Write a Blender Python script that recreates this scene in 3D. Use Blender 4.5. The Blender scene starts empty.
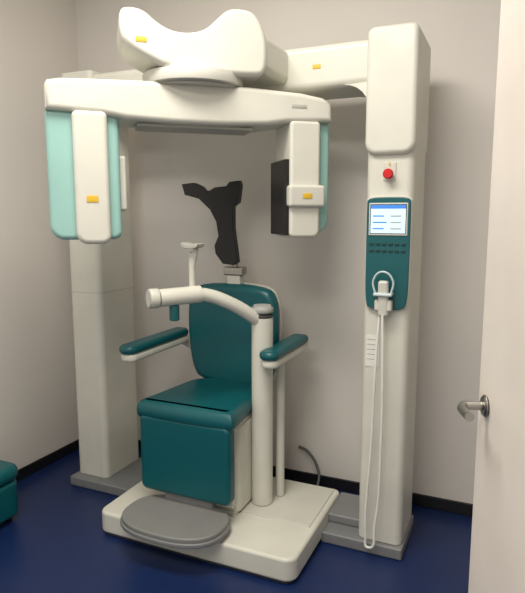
import bpy, bmesh, math
from mathutils import Vector, Matrix
sc=bpy.context.scene
sc.view_settings.view_transform='Standard'
sc.view_settings.look='None'

def s2l(c):
    return tuple(((x/255)/12.92 if x/255<=.04045 else (((x/255)+.055)/1.055)**2.4) for x in c)
def mat(name,rgb,rough=.5,metal=0,noise=.04,scale=6,bump=0,bscale=200,coat=0,emis=0,trans=0):
    m=bpy.data.materials.new(name); m.use_nodes=True
    nt=m.node_tree; b=nt.nodes['Principled BSDF']
    c=s2l(rgb)
    tc=nt.nodes.new('ShaderNodeTexCoord'); n=nt.nodes.new('ShaderNodeTexNoise'); n.inputs['Scale'].default_value=scale
    nt.links.new(tc.outputs['Object'],n.inputs['Vector'])
    r=nt.nodes.new('ShaderNodeValToRGB')
    r.color_ramp.elements[0].position=.3; r.color_ramp.elements[1].position=.7
    r.color_ramp.elements[0].color=tuple(x*(1-noise) for x in c)+(1,)
    r.color_ramp.elements[1].color=tuple(min(1,x*(1+noise)) for x in c)+(1,)
    nt.links.new(n.outputs['Fac'],r.inputs['Fac']); nt.links.new(r.outputs['Color'],b.inputs['Base Color'])
    b.inputs['Roughness'].default_value=rough; b.inputs['Metallic'].default_value=metal
    b.inputs['Coat Weight'].default_value=coat
    if trans: b.inputs['Transmission Weight'].default_value=trans
    if emis:
        b.inputs['Emission Color'].default_value=c+(1,); b.inputs['Emission Strength'].default_value=emis
    if bump:
        n2=nt.nodes.new('ShaderNodeTexNoise'); n2.inputs['Scale'].default_value=bscale
        nt.links.new(tc.outputs['Object'],n2.inputs['Vector'])
        bp=nt.nodes.new('ShaderNodeBump'); bp.inputs['Strength'].default_value=bump; bp.inputs['Distance'].default_value=.002
        nt.links.new(n2.outputs['Fac'],bp.inputs['Height']); nt.links.new(bp.outputs['Normal'],b.inputs['Normal'])
    return m
M=dict(
 body=mat('ivory_enamel',(208,207,195),.42,coat=.1),
 body2=mat('ivory_plastic',(200,199,188),.45),
 shell=mat('pale_teal_plastic',(146,188,180),.35),
 teal=mat('teal_vinyl',(4,82,88),.36,bump=.25,bscale=60),
 tealp=mat('teal_panel',(10,84,88),.35),
 keyteal=mat('dark_teal_keys',(6,52,56),.35),
 black=mat('black_plastic',(18,18,20),.35),
 dark=mat('dark_rubber',(60,60,60),.6),
 grey=mat('grey_base_paint',(120,122,122),.45),
 capg=mat('light_grey_cap',(165,166,160),.4),
 foot=mat('ribbed_grey_rubber',(122,123,120),.5,bump=.3,bscale=90),
 steel=mat('brushed_steel',(170,168,162),.3,metal=1),
 red=mat('red_plastic',(200,25,30),.3),
 yellow=mat('yellow_label',(215,175,45),.5),
 screen=mat('lcd_screen',(190,222,245),.2,emis=.6),
 screenb=mat('lcd_blue',(60,120,200),.2,emis=.6),
 label=mat('printed_label',(172,172,162),.5),
 white=mat('white_sticker',(222,222,214),.5),
 clear=mat('clear_plastic',(190,205,205),.15),
 wall=mat('wall_paint',(218,213,206),.75,noise=.02,scale=2,bump=.08,bscale=150),
 ceil=mat('ceiling_paint',(228,226,220),.8),
 floor=mat('blue_vinyl_floor',(16,36,80),.38,noise=.1,scale=25),
 base=mat('black_skirting',(14,15,20),.5),
 door=mat('door_laminate',(212,205,196),.5),
 cable=mat('dark_cable',(80,80,82),.5),
)
def finish(o,parent,m,smooth=True):
    if m is not None: o.data.materials.append(M[m])
    if parent is not None: o.parent=parent
    if smooth and o.type=='MESH':
        for p in o.data.polygons: p.use_smooth=True
        md=o.modifiers.new('wn','WEIGHTED_NORMAL'); md.keep_sharp=True
    return o
def newobj(name,bm):
    me=bpy.data.meshes.new(name); bmesh.ops.recalc_face_normals(bm,faces=bm.faces); bm.to_mesh(me); bm.free()
    o=bpy.data.objects.new(name,me); sc.collection.objects.link(o); return o
def empty(name,loc=(0,0,0),rz=0,parent=None):
    e=bpy.data.objects.new(name,None); e.location=loc; e.rotation_euler=(0,0,rz); sc.collection.objects.link(e)
    e.empty_display_size=.1
    if parent: e.parent=parent
    return e
def box(name,lo,hi,m,parent=None,bev=.01,seg=3,rot=(0,0,0)):
    c=[(a+b)/2 for a,b in zip(lo,hi)]; s=[abs(b-a) for a,b in zip(lo,hi)]
    bm=bmesh.new(); bmesh.ops.create_cube(bm,size=1)
    for v in bm.verts: v.co=Vector((v.co.x*s[0],v.co.y*s[1],v.co.z*s[2]))
    if bev: bmesh.ops.bevel(bm,geom=bm.edges[:],offset=min(bev,min(s)*.49),segments=seg,profile=.5,affect='EDGES')
    o=newobj(name,bm); o.location=c; o.rotation_euler=rot
    return finish(o,parent,m)
def inset(pts,d):
    n=len(pts)
    A=sum(pts[i][0]*pts[(i+1)%n][1]-pts[(i+1)%n][0]*pts[i][1] for i in range(n))
    s=1 if A>0 else -1
    out=[]
    for i in range(n):
        p0=Vector(pts[i-1]);p=Vector(pts[i]);p1=Vector(pts[(i+1)%n])
        e0=(p-p0);e1=(p1-p)
        if e0.length<1e-7: e0=e1
        if e1.length<1e-7: e1=e0
        e0=e0.normalized();e1=e1.normalized()
        n0=Vector((-e0.y,e0.x))*s;n1=Vector((-e1.y,e1.x))*s
        nn=(n0+n1); 
        if nn.length<1e-6: nn=n0
        nn.normalize(); k=1/max(.6,nn.dot(n0))
        q=p+nn*d*k; out.append((q.x,q.y))
    return out
def prism(name,pts,d0,d1,axis,m,parent=None,bev=.01,seg=4):
    if d0>d1: d0,d1=d1,d0
    q=[]
    for p in pts:
        if not q or (abs(p[0]-q[-1][0])+abs(p[1]-q[-1][1]))>1e-5: q.append(p)
    if (abs(q[0][0]-q[-1][0])+abs(q[0][1]-q[-1][1]))<1e-5: q.pop()
    pts=q
    bev=min(bev,(d1-d0)*.49)
    bm=bmesh.new()
    def P(p,d):
        if axis=='y': return (p[0],d,p[1])
        if axis=='z': return (p[0],p[1],d)
        return (d,p[0],p[1])
    prof=[]
    if bev>0:
        for k in range(seg+1):
            a=math.pi/2*k/seg; prof.append((bev*(1-math.sin(a)),d0+bev*(1-math.cos(a))))
        for k in range(seg,-1,-1):
            a=math.pi/2*k/seg; prof.append((bev*(1-math.sin(a)),d1-bev*(1-math.cos(a))))
    else: prof=[(0,d0),(0,d1)]
    loops=[]
    for ins,d in prof:
        pp=inset(pts,ins) if ins>1e-7 else pts
        loops.append([bm.verts.new(P(p,d)) for p in pp])
    n=len(pts)
    bm.faces.new(loops[0]); bm.faces.new(loops[-1][::-1])
    for a,b in zip(loops[:-1],loops[1:]):
        for i in range(n): bm.faces.new((a[i],b[i],b[(i+1)%n],a[(i+1)%n]))
    bmesh.ops.recalc_face_normals(bm,faces=bm.faces)
    lim=.6 if bev==0 else 1.0
    for e in bm.edges:
        if e.calc_face_angle(0)>lim: e.smooth=False
    o=newobj(name,bm)
    return finish(o,parent,m)
def rrect(x0,y0,x1,y1,r,n=7):
    rs=r if isinstance(r,(list,tuple)) else [r]*4
    out=[]
    for (px,py,sx,sy,a0),rr in zip([(x1,y1,-1,-1,0),(x0,y1,1,-1,90),(x0,y0,1,1,180),(x1,y0,-1,1,270)],rs):
        for i in range(n+1):
            a=math.radians(a0+90*i/n)
            out.append((px+sx*rr+rr*math.cos(a),py+sy*rr+rr*math.sin(a)))
    return out
def smoothpoly(pts,it=2):
    for _ in range(it):
        q=[]
        n=len(pts)
        for i in range(n):
            a=pts[i];b=pts[(i+1)%n]
            q.append((a[0]*.75+b[0]*.25,a[1]*.75+b[1]*.25)); q.append((a[0]*.25+b[0]*.75,a[1]*.25+b[1]*.75))
        pts=q
    return pts
def cyl(name,p1,p2,r,m,parent=None,r2=None,bev=.003,seg=32):
    p1=Vector(p1);p2=Vector(p2);d=p2-p1
    bm=bmesh.new(); bmesh.ops.create_cone(bm,cap_ends=True,segments=seg,radius1=r,radius2=r if r2 is None else r2,depth=d.length)
    if bev:
        ed=[e for e in bm.edges if any(len(f.verts)>4 for f in e.link_faces)]
        bmesh.ops.bevel(bm,geom=ed,offset=bev,segments=2,affect='EDGES')
    o=newobj(name,bm); o.location=(p1+p2)/2; o.rotation_euler=d.to_track_quat('Z','Y').to_euler()
    return finish(o,parent,m)
def tube(name,pts,r,m,parent=None,radii=None):
    cu=bpy.data.curves.new(name,'CURVE'); cu.dimensions='3D'; cu.bevel_depth=r; cu.bevel_resolution=5; cu.use_fill_caps=True
    sp=cu.splines.new('BEZIER'); sp.bezier_points.add(len(pts)-1)
    for i,p in enumerate(pts):
        b=sp.bezier_points[i]; b.co=p; b.handle_left_type=b.handle_right_type='AUTO'
        if radii: b.radius=radii[i]
    o=bpy.data.objects.new(name,cu); sc.collection.objects.link(o)
    dg=bpy.context.evaluated_depsgraph_get()
    me=bpy.data.meshes.new_from_object(o.evaluated_get(dg)); 
    bpy.data.objects.remove(o); o=bpy.data.objects.new(name,me); sc.collection.objects.link(o)
    return finish(o,parent,m)

# ---------------- room
LX,BY,RX,FY,CZ=-2.36,2.69,1.0,-1.2,2.85
def plain(name,lo,hi,m): return box(name,lo,hi,m,None,bev=0)
plain('floor',(LX-.1,FY,-.1),(RX+.1,BY+.1,0),'floor')
plain('ceiling',(LX-.1,FY,CZ),(RX+.1,BY+.1,CZ+.1),'ceil')
plain('wall_left',(LX-.1,FY,0),(LX,BY+.1,CZ),'wall')
plain('wall_back',(LX,BY,0),(RX,BY+.1,CZ),'wall')
plain('wall_right',(RX,FY,0),(RX+.1,BY+.1,CZ),'wall')
box('baseboard_left',(LX,FY,0),(LX+.012,BY,.06),'base',bev=.003)
box('baseboard_back',(LX+.012,BY-.012,0),(RX-.012,BY,.06),'base',bev=.003)
box('baseboard_right',(RX-.012,FY,0),(RX,BY-.012,.06),'base',bev=.003)

# ---------------- door (open leaf)
hx,hy=.20,.355; fx,fy=-.048,1.12
ang=math.atan2(fy-hy,fx-hx); L=math.hypot(fx-hx,fy-hy)
door=empty('door_1',(hx,hy,0),ang)
box('leaf',(0,-.04,.01),(L,0,2.08),'door',door,bev=.003)
hd=empty('lever_handle',(L-.055,0,1.06),0,door)
cyl('rosette',(0,0,0),(0,.008,0),.02,'steel',hd)
cyl('stem',(0,.006,0),(0,.045,0),.008,'steel',hd)
tube('lever',[(0,.04,0),(-.012,.047,0),(-.04,.05,.002),(-.08,.05,.006)],.008,'steel',hd)

# ---------------- scanner
S=empty('dental_ct_scanner')
PX0,PX1=-.545,-.362; QX0,QX1=-2.06,-1.865; CY0,CY1=2.21,2.50
prism('left_column',rrect(QX0,CY0,QX1,CY1,.03),.05,2.08,'z','body',S,bev=.004)
prism('left_column_seam',rrect(QX0-.001,CY0-.0012,QX1+.0012,CY1,.03),1.02,1.0225,'z','label',S,bev=0)
prism('right_column',rrect(PX0,CY0,PX1,CY1,.03),.05,2.08,'z','body',S,bev=.006)
prism('right_column_cap',rrect(PX0-.004,1.63,PX1+.004,2.095,[.03,.03,.045,.045]),CY0-.025,CY1+.003,'y','body',S,bev=.02)
prism('cross_beam',rrect(CY0+.02,1.90,CY1-.02,2.07,.03),QX0-.03,PX0+.01,'x','body',S,bev=.01)
prism('beam_gusset',[(PX0+.01,1.91),(PX0-.10,1.905)]+[(PX0-.10+.10*math.sin(math.radians(a)),1.805+.10*math.cos(math.radians(a))) for a in range(0,91,15)]+[(PX0+.01,1.80)],CY0+.02,CY1-.02,'y','body',S,bev=0)
box('left_foot',(QX0-.01,CY0-.05,0),(-1.60,CY1,.05),'grey',S,bev=.008)
box('right_foot',(-.70,CY0-.02,0),(PX1+.008,CY1,.05),'grey',S,bev=.008)
box('base_rail',(-.70,CY0+.07,.05),(PX0,CY1,.09),'grey',S,bev=.008)
prism('platform',rrect(-1.625,1.85,-.695,2.48,[.03,.03,.05,.05]),.012,.11,'z','body',S,bev=.014)
prism('platform_plinth',rrect(-1.61,1.865,-.715,2.47,.03),0,.012,'z','dark',S,bev=0)
box('platform_cover_plate',(-1.04,2.10,.108),(-.72,2.46,.116),'body2',S,bev=.003)
# controls
fyp=CY0-.001
box('emergency_stop_plate',(-.478,fyp-.003,1.535),(-.43,fyp+.002,1.60),'body2',S,bev=.001)
cyl('emergency_stop_collar',(-.454,fyp,1.558),(-.454,fyp-.02,1.558),.014,'yellow',S)
cyl('emergency_stop_button',(-.454,fyp-.018,1.558),(-.454,fyp-.036,1.558),.019,'red',S)
cyl('indicator_lamp',(-.454,fyp,1.594),(-.454,fyp-.006,1.594),.007,'yellow',S)
pan=smoothpoly([(-.532,1.470),(-.45,1.472),(-.368,1.470),(-.366,1.44),(-.366,1.20),(-.368,1.07),(-.387,1.036),(-.518,1.036),(-.532,1.07),(-.534,1.2),(-.534,1.44)],2)
prism('control_panel_bezel',[( -.450+(x+.450)*1.04,1.252+(z-1.252)*1.022) for x,z in pan],fyp-.010,fyp+.002,'y','body2',S,bev=.003)
prism('control_panel',pan,fyp-.018,fyp-.004,'y','tealp',S,bev=.004)
box('display_bezel',(-.524,fyp-.022,1.326),(-.376,fyp-.014,1.450),'body2',S,bev=.003)
box('display_frame',(-.519,fyp-.0228,1.332),(-.381,fyp-.02,1.445),'black',S,bev=.001)
box('display_screen',(-.516,fyp-.0235,1.335),(-.384,fyp-.021,1.442),'screen',S,bev=0)
box('display_header',(-.516,fyp-.0240,1.428),(-.384,fyp-.022,1.442),'screenb',S,bev=0)
for i in range(3):
    box('display_row_%d'%i,(-.508,fyp-.0240,1.350+i*.024),(-.465+.01*(i%2),fyp-.022,1.355+i*.024),'screenb',S,bev=0)
    box('display_value_%d'%i,(-.440,fyp-.0240,1.350+i*.024),(-.400,fyp-.022,1.355+i*.024),'label',S,bev=0)
for i in range(2):
    for j in range(6):
        x=-.520+j*.0245; z=1.298-i*.026
        box('key_%d_%d'%(i,j),(x,fyp-.0215,z-.010),(x+.016,fyp-.016,z),'keyteal',S,bev=.001)
box('rating_plate',(-.528,fyp-.001,.80),(-.474,fyp+.002,.93),'white',S,bev=0)
for i in range(5): box('rating_text_%d'%i,(-.522,fyp-.0015,.83+i*.02),(-.486,fyp+.002,.833+i*.02),'label',S,bev=0)
# handset
H=empty('handset',(-.455,fyp-.02,1.10),0,S)
box('holder',(-.034,-.03,-.065),(.034,.004,-.02),'body2',H,bev=.008)
box('holder_ring',(-.036,-.045,-.005),(.036,.004,.008),'clear',H,bev=.005)
box('grip',(-.02,-.035,-.085),(.02,-.008,.055),'body2',H,bev=.010,rot=(.08,0,0))
tube('trigger_loop',[(-.03,-.03,.0),(-.036,-.035,.06),(0,-.04,.09),(.036,-.035,.06),(.03,-.03,.0)],.004,'clear',H)
tube('hand_switch_cable',[(0,-.03,-.08),(.006,-.035,-.2),(.010,-.03,-.6),(-.006,-.03,-.95),(-.030,-.035,-1.05),(-.042,-.03,-1.0),(-.030,-.025,-.6),(-.020,-.02,-.2),(-.014,-.01,-.06)],.0055,'white',H)

# rotating gantry arm, local frame: x along arm, y away
A=empty('rotating_arm',(-1.16,1.955,0),math.radians(40),S)
top=[(-.53,1.845),(-.52,1.862),(-.48,1.870),(-.40,1.873),(-.2,1.878),(0,1.88),(.2,1.878),(.40,1.868),(.49,1.855),(.525,1.835)]
bot=[(.53,1.765),(.34,1.755),(.26,1.742),(.1,1.735),(-.1,1.735),(-.26,1.742),(-.34,1.755),(-.53,1.765)]
prism('arm_body',top+bot,-.115,.115,'y','body',A,bev=.02,seg=5)
box('arm_underside_panel',(-.22,-.07,1.725),(.22,.07,1.737),'label',A,bev=.004)
box('arm_badge',(.36,-.1165,1.81),(.42,-.113,1.823),'label',A,bev=0)
cyl('hub',(0,0,1.87),(0,0,1.93),.19,'body2',A,bev=.01,seg=48)
mt=smoothpoly([(-.275,2.10),(-.24,2.112),(-.19,2.105),(-.15,2.07),(-.10,2.045),(-.04,2.04),(.02,2.055),(.06,2.09),(.10,2.13),(.14,2.14),(.20,2.135),(.235,2.09),(.255,2.03),(.25,1.92),(.20,1.905),(-.10,1.91),(-.19,1.95),(-.255,1.985),(-.275,2.02)],2)
prism('mount_cover',mt,-.15,.10,'y','body',A,bev=.02,seg=5)
box('laser_label',(-.222,-.152,1.995),(-.184,-.149,2.012),'yellow',A,bev=0)
# x-ray tube head
prism('tube_head_shell',rrect(-.535,1.315,-.285,1.77,[.02,.02,.05,.03]),-.085,.10,'y','shell',A,bev=.018)
prism('tube_head_cover',rrect(-.445,1.30,-.325,1.765,[.02,.02,.04,.03]),-.12,-.06,'y','body',A,bev=.018)
box('tube_head_collimator',(-.30,-.05,1.42),(-.262,.05,1.62),'body2',A,bev=.01)
box('tube_head_label',(-.405,-.122,1.449),(-.365,-.119,1.472),'yellow',A,bev=0)
# detector
prism('detector_shell',rrect(.37,1.33,.535,1.77,[.02,.02,.03,.06]),-.075,.10,'y','shell',A,bev=.015)
prism('detector_housing',rrect(.355,1.315,.48,1.765,[.015,.015,.02,.03]),-.115,.09,'y','body',A,bev=.013)
box('detector_panel',(.335,-.10,1.325),(.357,.085,1.62),'black',A,bev=.004)
box('detector_clamp',(.345,-.135,1.435),(.495,-.05,1.52),'body2',A,bev=.012)
box('detector_label',(.40,-.137,1.468),(.438,-.134,1.488),'yellow',A,bev=0)
box('mount_bridge',(-1.32,2.00,1.93),(-.88,2.30,2.065),'body',S,bev=.03)
box('beam_label',(-.775,CY0+.018,1.977),(-.742,CY0+.021,1.993),'yellow',S,bev=0)

# ---------------- chair
C=empty('patient_chair')
cx=-1.23
prism('pedestal',rrect(cx-.17,2.06,cx+.20,2.40,.03),.122,.51,'z','body',C,bev=.01)
box('pedestal_foot',(cx-.18,2.05,.11),(cx+.185,2.42,.13),'body2',C,bev=.004)
box('seat_pan',(cx-.19,2.02,.49),(cx+.19,2.44,.525),'body2',C,bev=.01)
def cushion(name,pts,d0,d1,axis,bev):
    return prism(name,pts,d0,d1,axis,'teal',C,bev=bev,seg=8)
cushion('seat_cushion',smoothpoly([(cx-.25,1.965),(cx-.23,1.94),(cx+.215,1.94),(cx+.235,1.965),(cx+.205,2.15),(cx+.19,2.42),(cx-.195,2.42),(cx-.225,2.15)],2),.518,.61,'z',.042)
prism('leg_rest',rrect(cx-.228,.205,cx+.215,.552,.03),1.945,2.01,'y','teal',C,bev=.02,seg=6)
box('leg_rest_back',(cx-.20,2.005,.17),(cx+.20,2.03,.51),'body2',C,bev=.006)
bk=[(cx-.17,.58),(cx+.17,.58),(cx+.225,.66),(cx+.24,.85),(cx+.235,1.02),(cx+.17,1.08),(cx-.17,1.08),(cx-.235,1.02),(cx-.245,.85),(cx-.225,.66)]
cushion('backrest',smoothpoly(bk,2),2.375,2.455,'y',.034)
prism('backrest_shell',[(cx+(x-cx)*.97,z) for x,z in smoothpoly(bk,2)],2.45,2.485,'y','body2',C,bev=.012)
for ax,y0,ln,nm in ((-1.53,1.95,.49,'left'),(-.92,2.10,.43,'right')):
    sgn=-1 if nm=='left' else 1
    prism('armrest_pad_'+nm,rrect(ax-.044,y0,ax+.044,y0+ln,[.03,.03,.042,.042]),.80,.84,'z','teal',C,bev=.018,seg=5)
    prism('armrest_tray_'+nm,rrect(ax-.040,y0+.01,ax+.040,y0+ln+.01,[.03,.03,.038,.038]),.765,.802,'z','body',C,bev=.014)
    tube('armrest_bracket_'+nm,[(ax,2.42,.775),(ax-.03*sgn,2.465,.74),(cx+.2*sgn,2.47,.72)],.018,'body2',C)
fp=[]
for i in range(48):
    t=2*math.pi*i/48
    x=math.copysign(abs(math.cos(t))**.8,math.cos(t))*.230; y=math.copysign(abs(math.sin(t))**.8,math.sin(t))*(.155)
    fp.append((cx+x,1.868+y))
prism('foot_plate',fp,.142,.170,'z','foot',C,bev=.008)
prism('foot_plate_rim',[(cx+(x-cx)*1.03,1.868+(y-1.868)*1.03) for x,y in fp],.130,.150,'z','grey',C,bev=.006)
box('foot_plate_hinge',(cx-.12,1.97,.13),(cx+.12,2.03,.23),'grey',C,bev=.01)
def hp(u,v): return (-1.4856+.0055*(u-187),1.558-.00473*(v-183))
hr=[hp(*p) for p in [(186,184),(198,183),(206,187),(209,191),(214,191),(219,188),(230,187),(233,183),(242,182),(243,187),(241,203),(236,207),(236,228),(240,262),(236,265),(226,264),(219,254),(218,246),(222,236),(220,222),(214,210),(203,199),(189,195)]]
prism('head_support',hr,2.385,2.425,'y','black',C,bev=.005)
cyl('head_support_post',(cx+.005,2.43,1.0),(cx+.005,2.43,1.26),.014,'steel',C)
box('head_support_clamp',(cx-.045,2.40,1.12),(cx+.055,2.455,1.16),'steel',C,bev=.006)
box('head_support_slide',(cx-.03,2.405,1.06),(cx+.04,2.455,1.12),'body2',C,bev=.006)
# chin rest post
K=empty('chin_rest_stand',(0,0,0),0,S)
px,py=-.985,2.21
cyl('post',(px,py,.116),(px,py,.970),.047,'body',K,bev=.004)
cyl('post_collar',(px,py,.968),(px,py,.980),.048,'dark',K)
cyl('post_cap',(px,py,.980),(px,py,1.02),.048,'capg',K,bev=.01)
tube('swing_arm',[(px,py,.935),(px-.03,py-.05,.98),(-1.07,2.09,1.035),(-1.15,2.01,1.08),(-1.19,1.96,1.085)],.028,'body',K)
cyl('arm_head',(-1.165,2.0,1.085),(-1.275,1.85,1.08),.035,'body',K,bev=.006)
cyl('arm_head_knob',(-1.272,1.855,1.08),(-1.30,1.82,1.08),.039,'body2',K,bev=.006)
cyl('chin_rod',(-1.195,1.98,1.10),(-1.195,1.98,1.255),.013,'body2',K)
tube('chin_cup_bracket',[(-1.195,1.98,1.19),(-1.18,1.98,1.25),(-1.175,1.98,1.27)],.012,'body2',K)
prism('chin_cup',smoothpoly([(-1.22,1.272),(-1.15,1.272),(-1.145,1.295),(-1.19,1.285),(-1.225,1.30)],1),1.94,2.0,'y','label',K,bev=.003)
cyl('release_knob',(-1.235,1.905,1.05),(-1.235,1.905,.985),.02,'tealp',K)
cyl('rear_post',(-.935,2.30,.116),(-.935,2.30,.77),.02,'body2',K)

tube('power_cable',[(-.98,2.672,.20),(-.93,2.66,.19),(-.86,2.64,.10),(-.85,2.60,.05),(-.86,2.54,.012),(-.80,2.52,.010)],.007,'cable')

# footstool
F=empty('footstool')
prism('stool_body',rrect(-2.33,1.45,-2.03,1.82,.06),.03,.20,'z','teal',F,bev=.02)
prism('stool_cushion',rrect(-2.335,1.445,-2.025,1.825,.06),.20,.27,'z','teal',F,bev=.03,seg=5)
for x in (-2.28,-2.08):
    for y in (1.5,1.77): cyl('stool_leg',(x,y,0),(x,y,.04),.015,'black',F)

def lamp(name,x,y,sx,sy,e,col=(1,.94,.86)):
    Lm=empty(name)
    box('frame',(x-sx/2-.02,y-sy/2-.02,CZ-.03),(x+sx/2+.02,y+sy/2+.02,CZ),'body2',Lm,bev=.003)
    ld=bpy.data.lights.new(name+'_light','AREA'); ld.shape='RECTANGLE'; ld.size=sx; ld.size_y=sy; ld.energy=e; ld.color=col
    lo=bpy.data.objects.new('light',ld); lo.location=(x,y,CZ-.035); sc.collection.objects.link(lo); lo.parent=Lm
lamp('ceiling_light',-.9,1.1,1.1,.6,46)
lamp('ceiling_light.001',-.5,-.4,1.1,.6,36)
w=bpy.data.worlds.new('world'); sc.world=w; w.use_nodes=True
w.node_tree.nodes['Background'].inputs[0].default_value=(.95,.92,.88,1); w.node_tree.nodes['Background'].inputs[1].default_value=.72

cd=bpy.data.cameras.new('camera'); cam=bpy.data.objects.new('camera',cd); sc.collection.objects.link(cam)
cd.sensor_fit='HORIZONTAL'; cd.sensor_width=36; cd.lens=36*567/525; cd.clip_start=.02
cam.location=(0,0,1.4); cam.rotation_euler=(math.radians(90-8.07),0,math.radians(24))
sc.camera=cam
